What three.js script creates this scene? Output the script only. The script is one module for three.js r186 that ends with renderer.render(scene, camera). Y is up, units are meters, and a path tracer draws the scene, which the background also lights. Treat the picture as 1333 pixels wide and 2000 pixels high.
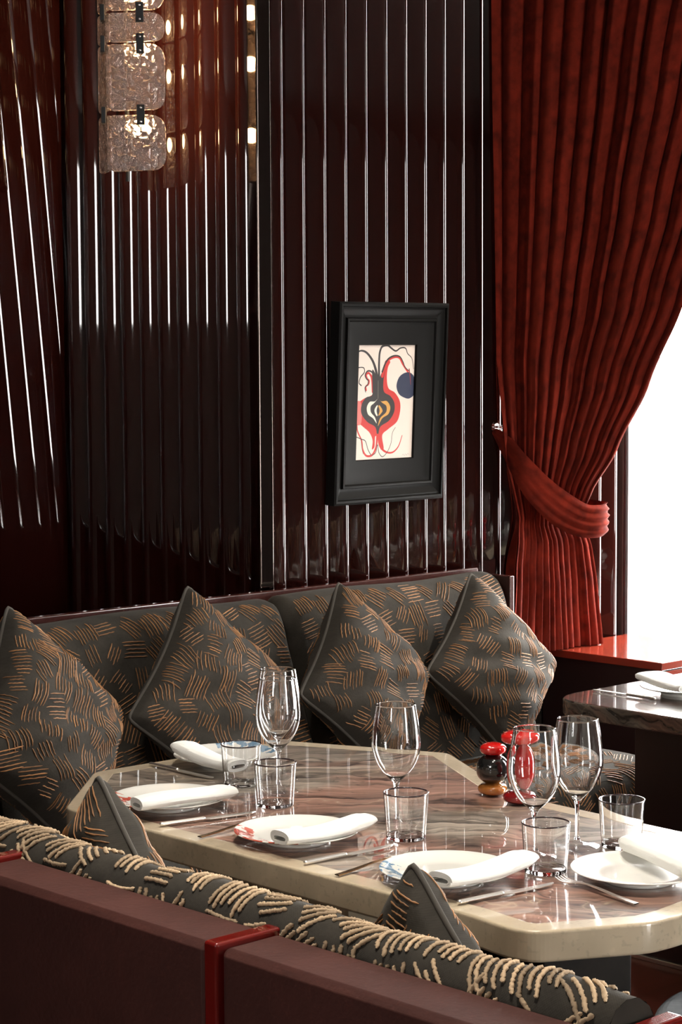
import * as THREE from 'three';
import { RoundedBoxGeometry } from 'three/addons/geometries/RoundedBoxGeometry.js';
import { mergeGeometries, mergeVertices, toCreasedNormals } from 'three/addons/utils/BufferGeometryUtils.js';
import { RectAreaLightUniformsLib } from 'three/addons/lights/RectAreaLightUniformsLib.js';

// ---------------------------------------------------------------- camera, sky, light, exposure
RectAreaLightUniformsLib.init();
const scene = new THREE.Scene();
const renderer = new THREE.WebGLRenderer({ antialias: true });
renderer.toneMapping = THREE.LinearToneMapping;
renderer.toneMappingExposure = 1.0;
renderer.shadowMap.enabled = true;

const camera = new THREE.PerspectiveCamera(27.761, 1333 / 2000, 0.05, 60);
{
  const yaw = THREE.MathUtils.degToRad(43.726), pitch = THREE.MathUtils.degToRad(4.498), roll = THREE.MathUtils.degToRad(-0.286);
  const f = new THREE.Vector3(Math.sin(yaw) * Math.cos(pitch), -Math.sin(pitch), -Math.cos(yaw) * Math.cos(pitch));
  const r = f.clone().cross(new THREE.Vector3(0, 1, 0)).normalize(), u = r.clone().cross(f);
  camera.position.set(0, 1.63, 0);
  camera.up.copy(u.multiplyScalar(Math.cos(roll)).addScaledVector(r, -Math.sin(roll)));
  camera.lookAt(camera.position.clone().add(f));
}
const SKY = 17;                                                    // overcast daylight, the same in every window
scene.background = new THREE.Color().setRGB(SKY, SKY * 0.985, SKY * 0.95);
function daylight(x, y, z, w, h, tx, tz) {                         // the sky seen through one window opening
  const l = new THREE.RectAreaLight(new THREE.Color().setRGB(1, 0.985, 0.95), SKY, w, h);
  l.position.set(x, y, z); l.lookAt(tx, y, tz); scene.add(l);
}
const RIGHT_WINDOWS = [[-4.36, -3.62], [-2.15, -1.35]].map(([z0, z1]) => ({ z0, z1, y0: 0.06, y1: 3.0 }));   // tall narrow windows between piers
const REAR_WINDOWS = [{ x0: 3.3, x1: 4.3, y0: 0.2, y1: 3.0 }];                       // behind the photographer
const LEFT_WINDOWS = [{ z0: -1.05, z1: -0.35, y0: 1.79, y1: 2.93 }];                     // high, on the far side of the room
for (const w of RIGHT_WINDOWS) daylight(5.70, (w.y0 + w.y1) / 2, (w.z0 + w.z1) / 2, w.z1 - w.z0, w.y1 - w.y0, 0, (w.z0 + w.z1) / 2);
for (const w of REAR_WINDOWS) daylight((w.x0 + w.x1) / 2, (w.y0 + w.y1) / 2, 4.72, w.x1 - w.x0, w.y1 - w.y0, (w.x0 + w.x1) / 2, 0);
for (const w of LEFT_WINDOWS) daylight(-3.22, (w.y0 + w.y1) / 2, (w.z0 + w.z1) / 2, w.z1 - w.z0, w.y1 - w.y0, 0, (w.z0 + w.z1) / 2);

// ---------------------------------------------------------------- helpers
function rng(seed) { let a = seed >>> 0; return () => { a = (a + 0x6D2B79F5) | 0; let t = Math.imul(a ^ (a >>> 15), 1 | a); t = (t + Math.imul(t ^ (t >>> 7), 61 | t)) ^ t; return ((t ^ (t >>> 14)) >>> 0) / 4294967296; }; }
const lerp = (a, b, t) => a + (b - a) * t, clamp = (x, a = 0, b = 1) => Math.min(b, Math.max(a, x)), smooth = (a, b, x) => { const t = clamp((x - a) / (b - a)); return t * t * (3 - 2 * t); };
const V3 = (x, y, z) => new THREE.Vector3(x, y, z);
function noiseField(seed, n = 256) {                               // periodic value noise
  const r = rng(seed), g = new Float32Array(n * n).map(() => r());
  const at = (i, j) => g[(((j % n) + n) % n) * n + (((i % n) + n) % n)];
  const one = (x, y, per) => { const i = Math.floor(x), j = Math.floor(y), fx = x - i, fy = y - j, sx = fx * fx * (3 - 2 * fx), sy = fy * fy * (3 - 2 * fy); const w = (k) => ((k % per) + per) % per;
    return lerp(lerp(at(w(i), w(j)), at(w(i + 1), w(j)), sx), lerp(at(w(i), w(j + 1)), at(w(i + 1), w(j + 1)), sx), sy); };
  return (u, v, fx, fy, oct = 4) => { let s = 0, a = 0.5, t = 0, px = fx, py = fy; for (let o = 0; o < oct; o++) { const i0 = u * px, j0 = v * py; const per = Math.max(px, py); s += a * one(i0 + 17 * o, j0 + 5 * o, per === px && px === py ? px : n); t += a; a *= 0.5; px *= 2; py *= 2; } return s / t; };
}
function tex(w, h, fn, srgb = false) {
  const d = new Uint8Array(w * h * 4);
  for (let j = 0; j < h; j++) for (let i = 0; i < w; i++) { const c = fn(i / w, j / h), o = (j * w + i) * 4; if (typeof c === 'number') { d[o] = d[o + 1] = d[o + 2] = clamp(c) * 255; } else { d[o] = clamp(c[0]) * 255; d[o + 1] = clamp(c[1]) * 255; d[o + 2] = clamp(c[2]) * 255; } d[o + 3] = 255; }
  const t = new THREE.DataTexture(d, w, h); t.magFilter = THREE.LinearFilter; t.minFilter = THREE.LinearFilter; t.wrapS = t.wrapT = THREE.RepeatWrapping; if (srgb) t.colorSpace = THREE.SRGBColorSpace; t.needsUpdate = true; return t;
}
function boxUV(geo, s = 1, turn = 0) {                             // uv in metres times s, by the way each face points
  const g = geo.index ? geo.toNonIndexed() : geo, p = g.attributes.position, uv = new Float32Array(p.count * 2), a = V3(), b = V3(), c = V3(), n = V3(), C = Math.cos(turn), S = Math.sin(turn);
  for (let i = 0; i < p.count; i += 3) {
    a.fromBufferAttribute(p, i); b.fromBufferAttribute(p, i + 1); c.fromBufferAttribute(p, i + 2); n.copy(b).sub(a).cross(c.clone().sub(a));
    const x = Math.abs(n.x), y = Math.abs(n.y), z = Math.abs(n.z);
    [a, b, c].forEach((q, k) => { let [u, v] = y >= x && y >= z ? [q.x, q.z] : x >= z ? [q.z, q.y] : [q.x, q.y]; uv[(i + k) * 2] = (u * C - v * S) * s; uv[(i + k) * 2 + 1] = (u * S + v * C) * s; });
  }
  g.setAttribute('uv', new THREE.BufferAttribute(uv, 2)); return g;
}
const used = {};
function numbered(name) { const k = used[name] = (used[name] ?? -1) + 1; return k ? `${name}_${String(k).padStart(3, '0')}` : name; }
function shade(o) { o.traverse((m) => { if (m.isMesh) { m.castShadow = m.receiveShadow = true; } }); return o; }
function obj(name, geo, mat, parent) {
  const m = new THREE.Mesh(geo, mat); m.name = parent ? name : numbered(name); m.castShadow = m.receiveShadow = true; (parent ?? scene).add(m); return m;
}
function thing(name, label, category, pos = [0, 0, 0], turn = 0, group) {
  const o = new THREE.Group(); o.name = numbered(name); o.position.set(...pos); o.rotation.y = turn; o.userData = { label, category }; if (group) o.userData.group = group; scene.add(o); return o;
}
function struct(name, geo, mat, parent, label, category) { const m = obj(name, geo, mat, parent); if (!parent) m.userData = { kind: 'structure', label, category }; return m; }
function stuff(m) { m.userData.kind = 'stuff'; return m; }
const box = (w, h, d, x = 0, y = 0, z = 0) => new THREE.BoxGeometry(w, h, d).translate(x, y, z);
const span = (x0, x1, y0, y1, z0, z1) => box(x1 - x0, y1 - y0, z1 - z0, (x0 + x1) / 2, (y0 + y1) / 2, (z0 + z1) / 2);
const rspan = (x0, x1, y0, y1, z0, z1, r = 0.005, seg = 3) => new RoundedBoxGeometry(x1 - x0, y1 - y0, z1 - z0, seg, r).translate((x0 + x1) / 2, (y0 + y1) / 2, (z0 + z1) / 2);
function grid(nu, nv, fn, closeU = false) {                        // a smooth sheet from fn(u, v) with u, v in 0..1
  const P = [], U = [], I = [];
  for (let j = 0; j <= nv; j++) for (let i = 0; i <= nu; i++) { const p = fn(i / nu, j / nv); P.push(p.x, p.y, p.z); U.push(p.u ?? i / nu, p.v ?? j / nv); }
  for (let j = 0; j < nv; j++) for (let i = 0; i < nu; i++) { const a = j * (nu + 1) + i, b = a + 1, c = a + nu + 1, d = c + 1; I.push(a, b, d, a, d, c); }
  const g = new THREE.BufferGeometry(); g.setAttribute('position', new THREE.Float32BufferAttribute(P, 3)); g.setAttribute('uv', new THREE.Float32BufferAttribute(U, 2)); g.setIndex(I); g.computeVertexNormals(); return g;
}
function merge(list) { return mergeGeometries(list.map((g) => { const h = g.index ? g.toNonIndexed() : g.clone(); for (const k of Object.keys(h.attributes)) if (!['position', 'normal', 'uv'].includes(k) && !(k === 'color' && list.every((q) => q.attributes.color))) h.deleteAttribute(k); return h; })); }
const lathe = (pts, seg = 48) => new THREE.LatheGeometry(pts.map(([r, y]) => new THREE.Vector2(r, y)), seg);
const tube = (pts, r, seg = 32, rad = 8, closed = false) => new THREE.TubeGeometry(new THREE.CatmullRomCurve3(pts, closed), seg, r, rad, closed);

// bundles of short raised chenille strokes over a surface; surf(a, b) -> { p, n } with a, b in metres
function strokes(surf, a0, a1, b0, b1, seed, o = {}) {
  const { cell = 0.085, len = 0.075, gap = 0.0125, rad = 0.0021, count = 6, ok = () => true, bend = 0.06 } = o, r = rng(seed), P = [], I = [], N = [];
  const Cc = []; const K = o.seg ?? 9, M = 5, na = Math.ceil((a1 - a0) / cell), nb = Math.ceil((b1 - b0) / cell);
  for (let i = 0; i < na; i++) for (let j = 0; j < nb; j++) {
    const ca = a0 + (i + 0.5 + (r() - 0.5) * 0.22) * (a1 - a0) / na, cb = b0 + (j + 0.5 + (r() - 0.5) * 0.22) * (b1 - b0) / nb;
    const dirs = [0.15, 0.9, 1.75, 2.4], th = dirs[Math.floor(r() * 4)] + (r() - 0.5) * 0.5, n = count - 2 + Math.floor(r() * 3.5), L = len * (0.7 + r() * 0.5), bd = (r() - 0.5) * 2 * bend;
    for (let k = 0; k < n; k++) {
      const off = (k - (n - 1) / 2) * gap * (0.9 + r() * 0.25), sh = (r() - 0.5) * 0.012, ll = L * (0.72 + r() * 0.42), base = P.length / 3, ring = [], tint = 0.45 + 0.75 * r() * r() + 0.2 * r();
      for (let s = 0; s <= K; s++) {
        const t = s / K - 0.5, da = t * ll + sh, db = off + bd * t * t * ll + (r() - 0.5) * gap * 0.14;
        const a = ca + da * Math.cos(th) - db * Math.sin(th), b = cb + da * Math.sin(th) + db * Math.cos(th);
        if (a < a0 || a > a1 || b < b0 || b > b1 || !ok(a, b)) continue;
        ring.push([a, b]);
      }
      if (ring.length < 4) continue;
      const pts = ring.map(([a, b]) => surf(a, b));
      for (let s = 0; s < pts.length; s++) {
        const q = pts[Math.min(s + 1, pts.length - 1)].p.clone().sub(pts[Math.max(s - 1, 0)].p).normalize(), side = q.clone().cross(pts[s].n).normalize(), up = pts[s].n;
        const R = rad * (0.75 + r() * 0.55) * (s === 0 || s === pts.length - 1 ? 0.45 : 1);
        for (let m = 0; m < M; m++) { const an = m / M * Math.PI * 2, c = Math.cos(an), d = Math.sin(an); const nn = side.clone().multiplyScalar(c).addScaledVector(up, d); P.push(pts[s].p.x + nn.x * R + up.x * R * 0.3, pts[s].p.y + nn.y * R + up.y * R * 0.3, pts[s].p.z + nn.z * R + up.z * R * 0.3); N.push(nn.x, nn.y, nn.z); Cc.push(tint, tint, tint); }
      }
      for (let s = 0; s < pts.length - 1; s++) for (let m = 0; m < M; m++) { const x = base + s * M + m, y = base + s * M + (m + 1) % M; I.push(x, x + M, y, y, x + M, y + M); }
    }
  }
  const g = new THREE.BufferGeometry(); g.setAttribute('position', new THREE.Float32BufferAttribute(P, 3)); g.setAttribute('normal', new THREE.Float32BufferAttribute(N, 3)); g.setAttribute('color', new THREE.Float32BufferAttribute(Cc, 3)); g.setAttribute('uv', new THREE.Float32BufferAttribute(new Float32Array(P.length / 3 * 2), 2)); g.setIndex(I); return g;
}
// a profile polyline (2D points) with position and normal by arc length
function profile(pts) {
  const c = new THREE.CatmullRomCurve3(pts.map(([a, b]) => V3(a, b, 0)), false, 'centripetal'), L = c.getLength(); c.arcLengthDivisions = 400;
  return { L, at: (s) => { const t = clamp(s / L, 0, 1), p = c.getPointAt(t), d = c.getTangentAt(t); return { a: p.x, b: p.y, na: -d.y, nb: d.x }; } };
}

// ---------------------------------------------------------------- materials
const nf = noiseField(7), nf2 = noiseField(23);
const std = (o) => new THREE.MeshPhysicalMaterial(o);
const rgb = (r, g, b) => new THREE.Color().setRGB(r, g, b);
const weave = tex(256, 256, (u, v) => 0.5 + 0.22 * Math.sin(u * Math.PI * 2 * 64) * Math.sin(v * Math.PI * 2 * 64) + 0.5 * (nf(u, v, 64, 64, 2) - 0.5));
const mottle = tex(512, 512, (u, v) => { const m = 0.72 + 0.55 * (nf(u, v, 8, 8, 5) - 0.5) + 0.2 * (nf2(u, v, 64, 64, 2) - 0.5); return [m, m, m]; });
const velvetMap = tex(512, 512, (u, v) => { const m = 0.7 + 0.9 * (nf(u, v, 16, 16, 4) - 0.5); return [m, m, m]; });
const M = {
  lacquer: std({ color: rgb(0.02, 0.004, 0.003), roughness: 0.035, clearcoat: 0.3, clearcoatRoughness: 0.02 }),
  lacquerFlat: std({ color: rgb(0.012, 0.003, 0.0025), roughness: 0.25 }),
  redLacquer: std({ color: rgb(0.16, 0.008, 0.006), roughness: 0.15, clearcoat: 1, clearcoatRoughness: 0.03 }),
  ledgeLacquer: std({ color: rgb(0.27, 0.035, 0.018), roughness: 0.2, clearcoat: 1, clearcoatRoughness: 0.05 }),
  darkPanel: std({ color: rgb(0.02, 0.008, 0.007), roughness: 0.4 }),
  mirror: std({ color: rgb(0.16, 0.13, 0.115), metalness: 1, roughness: 0.04 }),
  chrome: std({ color: rgb(0.85, 0.84, 0.82), metalness: 1, roughness: 0.12 }),
  steel: std({ color: rgb(0.88, 0.85, 0.8), metalness: 1, roughness: 0.33 }),
  bronzeSteel: std({ color: rgb(0.62, 0.4, 0.22), metalness: 1, roughness: 0.22 }),
  black: std({ color: rgb(0.008, 0.008, 0.008), roughness: 0.45 }),
  frameBlack: std({ color: rgb(0.006, 0.0055, 0.005), roughness: 0.5, specularIntensity: 0.2 }),
  fabric: std({ color: rgb(0.042, 0.035, 0.026), map: mottle, roughness: 1, bumpMap: weave, bumpScale: 0.0006, sheen: 0.25, sheenRoughness: 0.5, sheenColor: rgb(0.3, 0.27, 0.22) }),
  piping: std({ color: rgb(0.07, 0.062, 0.052), roughness: 1, sheen: 0.3, sheenColor: rgb(0.3, 0.3, 0.28) }),
  thread: std({ color: rgb(0.38, 0.17, 0.06), roughness: 0.55, vertexColors: true }),
  threadPale: std({ color: rgb(0.6, 0.43, 0.27), roughness: 0.95, vertexColors: true }),
  velvet: std({ color: rgb(0.18, 0.0155, 0.0065), map: velvetMap, roughness: 0.95, specularIntensity: 0.3 }),
  cloth: std({ color: rgb(0.83, 0.82, 0.78), roughness: 0.95, bumpMap: weave, bumpScale: 0.0002 }),
  china: std({ color: rgb(0.84, 0.82, 0.77), roughness: 0.18, clearcoat: 0.8, clearcoatRoughness: 0.06 }),
  glass: std({ color: rgb(1, 1, 1), roughness: 0.0, transmission: 1, thickness: 0.003, ior: 1.5 }),
  pane: std({ color: rgb(1, 1, 1), roughness: 0, transmission: 1, thickness: 0, ior: 1.5 }),
  lampLens: new THREE.MeshStandardMaterial({ color: 0x000000, emissive: new THREE.Color().setRGB(1, 0.93, 0.82), emissiveIntensity: 8 }),
  rim: std({ color: rgb(0.02, 0.008, 0.012), roughness: 0.25, clearcoat: 1 }),
  ceiling: std({ color: rgb(0.2, 0.175, 0.155), roughness: 0.8 }),
  paleWall: std({ color: rgb(0.2, 0.16, 0.14), roughness: 0.8 }),
  plaster: std({ color: rgb(0.05, 0.025, 0.02), roughness: 0.7 }),
  woodFrame: std({ color: rgb(0.05, 0.012, 0.009), roughness: 0.25, clearcoat: 0.8, clearcoatRoughness: 0.08 }),
  greyFelt: std({ color: rgb(0.12, 0.132, 0.148), map: mottle, roughness: 1, bumpMap: weave, bumpScale: 0.0008 }),
};
const leatherBump = tex(512, 512, (u, v) => nf(u, v, 64, 64, 4));
const leatherMap = tex(512, 512, (u, v) => { const s = nf(u, v, 8, 8, 5), t = Math.abs(nf2(u, v, 16, 16, 4) - 0.5) < 0.012 ? 0.16 : 0, m = 0.75 + 0.35 * (s - 0.5) + t; return [m, m * 0.99, m * 0.98]; });
M.leather = std({ color: rgb(0.09, 0.030, 0.024), map: leatherMap, roughness: 0.62, bumpMap: leatherBump, bumpScale: 0.0006, specularIntensity: 0.5 });
const marbleFn = (dark) => (u, v) => {                               // long wavy streaks of taupe and rose with dark hairline veins and cream flecks
  const w = nf(u, v, 7, 7, 5), w2 = nf2(u, v, 14, 14, 4), s = v * 17 + (w - 0.5) * 4.2 + (w2 - 0.5) * 1.1;
  const band = 0.5 + 0.5 * Math.sin(s * 2.2), fine = nf(u, v + 0.12 * (w - 0.5), 10, 150, 4), rose = smooth(0.40, 0.62, nf2(u + 0.06 * w, v, 5, 10, 4)), vein = Math.pow(1 - Math.abs(Math.sin(s * 1.7 + fine * 1.2)), 9), vein2 = Math.pow(1 - Math.abs(Math.sin(s * 4.1 + fine * 2.5 + 0.7)), 14), cream = Math.pow(1 - Math.abs(Math.sin(s * 0.9 + 1.3 + w2 * 2)), 22);
  let c = [lerp(0.50, 0.64, band), lerp(0.455, 0.59, band), lerp(0.41, 0.535, band)];
  c = [lerp(c[0], 0.60, rose), lerp(c[1], 0.46, rose), lerp(c[2], 0.40, rose)];
  const f = 0.5 + 0.84 * fine; c = c.map((x) => x * f * (1 - 0.6 * vein) * (1 - 0.42 * vein2));
  c = [lerp(c[0], 0.80, cream * 0.6), lerp(c[1], 0.72, cream * 0.6), lerp(c[2], 0.61, cream * 0.6)];
  return dark ? c.map((x) => x * 0.62) : c;
};
M.marble = std({ map: tex(1024, 1024, marbleFn(false), true), roughness: 0.4, specularIntensity: 0.3, clearcoat: 0.9, clearcoatRoughness: 0.012 });
M.marbleDark = std({ map: tex(512, 512, marbleFn(true), true), roughness: 0.2, clearcoat: 1, clearcoatRoughness: 0.015 });
const stoneMap = tex(512, 512, (u, v) => { const m = 0.86 + 0.3 * (nf(u, v, 8, 8, 5) - 0.5), p = smooth(0.66, 0.74, nf2(u, v, 64, 64, 3)) * 0.12, q = smooth(0.6, 0.75, nf(v, u, 16, 16, 3)) * 0.08; return [m - p + q, (m - p) * 0.985 + q, (m - p) * 0.96 + q]; });
M.travertine = std({ color: rgb(0.6, 0.50, 0.36), map: stoneMap, roughness: 0.3, clearcoat: 0.8, clearcoatRoughness: 0.08 });
M.floor = std({ color: rgb(0.11, 0.028, 0.016), map: tex(512, 512, (u, v) => { const m = 0.75 + 0.6 * (nf(u, v, 4, 64, 4) - 0.5); return [m, m, m]; }), roughness: 0.3, clearcoat: 0.5, clearcoatRoughness: 0.15 });

// ---------------------------------------------------------------- room shell
const H = 3.3, XR = 5.48, ZB = -4.38, XC = 3.887, ZF = -5.286, ZR = 4.5, XL = -3.0;
struct('floor', boxUV(span(XL - 0.2, XR + 0.2, -0.1, 0, ZF - 0.2, ZR + 0.2), 0.6), M.floor, null, 'polished red-brown wooden floor under the tables', 'floor');
struct('ceiling', span(XL - 0.2, XR + 0.2, H, H + 0.1, ZF - 0.2, ZR + 0.2), M.ceiling, null, 'dark ceiling above the ribbed walls', 'ceiling');
// wall behind the sofa, with half-round lacquered ribs
const wallBack = struct('wall_back', span(XC, XR + 0.2, 0, H, ZF - 0.2, ZB), M.lacquerFlat, null, 'dark burgundy lacquered ribbed wall behind the sofa and picture', 'wall');
const RB = 0.0415;
const ribGeo = (r, h) => new THREE.CylinderGeometry(r, r, h, 28, 1, true, -Math.PI / 2, Math.PI).translate(0, h / 2, 0);
function ribNose(hw, k, c, h) {                                     // rounded-V rib: straight flanks and a tight rounded nose
  const f = (x) => Math.sqrt(k * k * hw * hw + c * c) - Math.sqrt(k * k * x * x + c * c), n = 36, P = [], Nn = [], U = [], I = [];
  for (let i = 0; i <= n; i++) { const t = i / n * 2 - 1, x = hw * Math.sign(t) * Math.pow(Math.abs(t), 1.6), d = -k * k * x / Math.sqrt(k * k * x * x + c * c), l = Math.hypot(1, d); for (const y of [0, h]) { P.push(x, y, f(x)); Nn.push(-d / l, 0, 1 / l); U.push(x, y); } if (i < n) { const a = i * 2; I.push(a, a + 2, a + 3, a, a + 3, a + 1); } }
  const g = new THREE.BufferGeometry(); g.setAttribute('position', new THREE.Float32BufferAttribute(P, 3)); g.setAttribute('normal', new THREE.Float32BufferAttribute(Nn, 3)); g.setAttribute('uv', new THREE.Float32BufferAttribute(U, 2)); g.setIndex(I); return g;
}
const ribB = ribNose(RB, 1.1, 0.010, H);
for (let x = XC + 0.045; x + RB < XR + 0.001; x += 2 * RB) { const m = struct('rib', ribB, M.lacquer, wallBack); m.position.set(x, 0, ZB); }
// return wall of the recess, facing left
const wallRecess = struct('wall_recess', span(XC - 0.012, XC, 0, H, ZF, ZB), M.lacquerFlat, null, 'dark burgundy ribbed return wall behind the glass lamp', 'wall');
const RA = 0.0445, ribA = ribNose(RA, 1.2, 0.03, H);
for (let z = ZB - RA - 0.004; z - RA > ZF; z -= 2 * RA) { const m = struct('rib', ribA, M.lacquer, wallRecess); m.position.set(XC - 0.012, 0, z); m.rotation.y = -Math.PI / 2; }
// left wall with leaning ribs
const wallLeft = struct('wall_left', span(XL - 0.2, XC, 0, H, ZF - 0.2, ZF), M.lacquerFlat, null, 'dark burgundy wall with slanted lacquered ribs at far left', 'wall');
const RL = 0.0352, ribL = new THREE.CylinderGeometry(0.1, 0.1, 3.5, 20, 1, true, -0.36, 0.72).translate(0, 1.75, -0.1 * Math.cos(0.36)), lean = Math.atan(0.0963);
for (let k = -13; k < 4; k++) { const m = struct('rib', ribL, M.lacquer, wallLeft); m.position.set(4.029 + 0.012 + k * 0.0708, -0.05, ZF); m.rotation.z = lean; }
// mirror strip on the outer corner of the ribbed walls
struct('trim_1', rspan(XC - 0.05, XC + 0.002, 0, H, ZB - 0.002, ZB + 0.04, 0.004), M.mirror, null, 'narrow mirrored strip down the outer corner of the ribbed walls', 'trim');
// other walls
function openWall(list, a0, a1, make) { const g = []; let at = a0; for (const [p, q, y0, y1] of list) { if (p > at) g.push(make(at, p, 0, H)); if (y0 > 0) g.push(make(p, q, 0, y0)); g.push(make(p, q, y1, H)); at = q; } g.push(make(at, a1, 0, H)); return merge(g); }
struct('wall_right', openWall(RIGHT_WINDOWS.map((w) => [w.z0, w.z1, w.y0, w.y1]), ZB, ZR + 0.2, (p, q, y0, y1) => span(XR, XR + 0.2, y0, y1, p, q)), M.plaster, null, 'dark wall holding the tall bright windows', 'wall');
struct('wall_far_left', openWall(LEFT_WINDOWS.map((w) => [w.z0, w.z1, w.y0, w.y1]), ZF, ZR + 0.2, (p, q, y0, y1) => span(XL - 0.2, XL, y0, y1, p, q)), M.paleWall, null, 'plain wall on the left side of the room', 'wall');
struct('wall_rear', openWall(REAR_WINDOWS.map((w) => [w.x0, w.x1, w.y0, w.y1]), XL, XR, (p, q, y0, y1) => span(p, q, y0, y1, ZR, ZR + 0.2)), M.paleWall, null, 'rear wall of the room with a tall window', 'wall');
function windowUnit(name, label, horizontal, a0, a1, y0, y1, at) {  // horizontal: opening along x, else along z
  const f = 0.02, fr = [], S = (p0, p1, q0, q1) => horizontal ? span(p0, p1, q0, q1, at - 0.03, at + 0.03) : span(at - 0.03, at + 0.03, q0, q1, p0, p1);
  fr.push(S(a0, a0 + f, y0, y1), S(a1 - f, a1, y0, y1), S(a0 + f, a1 - f, y0, y0 + f), S(a0 + f, a1 - f, y1 - f, y1));
  const w = struct(name, merge(fr), M.woodFrame, null, label, 'window');
  const p = horizontal ? span(a0 + f, a1 - f, y0 + f, y1 - f, at - 0.003, at + 0.003) : span(at - 0.003, at + 0.003, y0 + f, y1 - f, a0 + f, a1 - f);
  obj('pane', p, M.pane, w);
}
RIGHT_WINDOWS.forEach((w, i) => windowUnit(`window_${i + 1}`, i ? 'tall window in the right wall beside the table' : 'tall overexposed white window beyond the velvet curtain', false, w.z0, w.z1, w.y0, w.y1, XR + 0.035));
REAR_WINDOWS.forEach((w) => windowUnit('window_3', 'tall window in the rear wall of the room', true, w.x0, w.x1, w.y0, w.y1, ZR + 0.1));
LEFT_WINDOWS.forEach((w) => windowUnit('window_4', 'high window in the wall on the left side of the room', false, w.z0, w.z1, w.y0, w.y1, XL - 0.1));
// recessed ceiling downlights over the seating, out of the frame
[[2.8, -3.05], [2.65, -2.3], [3.5, -3.75], [1.85, -2.1], [5.32, -2.75]].forEach(([x, z], i) => {
  const t = thing('downlight', ['recessed ceiling downlight above the far half of the marble table', 'recessed ceiling downlight above the near half of the marble table', 'recessed ceiling downlight above the wall sofa', 'recessed ceiling downlight above the leather bench back', 'recessed ceiling spotlight aimed at the velvet curtain'][i], 'downlight', [x, H, z]);
  obj('trim_ring', new THREE.TorusGeometry(0.05, 0.006, 10, 40).rotateX(Math.PI / 2), M.steel, t);
  obj('lamp_lens', new THREE.CylinderGeometry(0.046, 0.046, 0.004, 32).translate(0, -0.001, 0), M.lampLens, t);
  const l = new THREE.SpotLight(rgb(1, 0.93, 0.82), [7.5, 7.5, 5, 18, 36][i], 0, i === 4 ? 0.4 : 0.62, 0.7, 2); l.position.set(0, -0.012, 0); l.target.position.set(i === 4 ? -0.3 : 0, -1.3, i === 4 ? -0.9 : 0); l.shadow.radius = 3; l.castShadow = true; t.add(l, l.target);
});

// ---------------------------------------------------------------- window ledge cabinet
{
  const t = thing('window_ledge', 'low red lacquer ledge cabinet below the curtain by the window', 'cabinet', [5.3, 0, -4.15]);
  const L = (x0, x1, y0, y1, z0, z1) => [x0 - 5.3, x1 - 5.3, y0, y1, z0 + 4.15, z1 + 4.15];
  obj('ledge_top', rspan(...L(5.035, XR - 0.005, 0.645, 0.67, -4.335, -3.85), 0.003), M.ledgeLacquer, t);
  obj('body', span(...L(5.045, XR - 0.006, 0, 0.645, -4.335, -3.865)), M.darkPanel, t);
  const e = obj('end_panel', rspan(...L(5.047, XR - 0.008, 0.02, 0.642, -3.865, -3.853), 0.002), M.ledgeLacquer, t);
  obj('inset_panel', rspan(...L(5.085, XR - 0.05, 0.1, 0.62, -3.855, -3.846), 0.003), M.ledgeLacquer, e);
}

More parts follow.
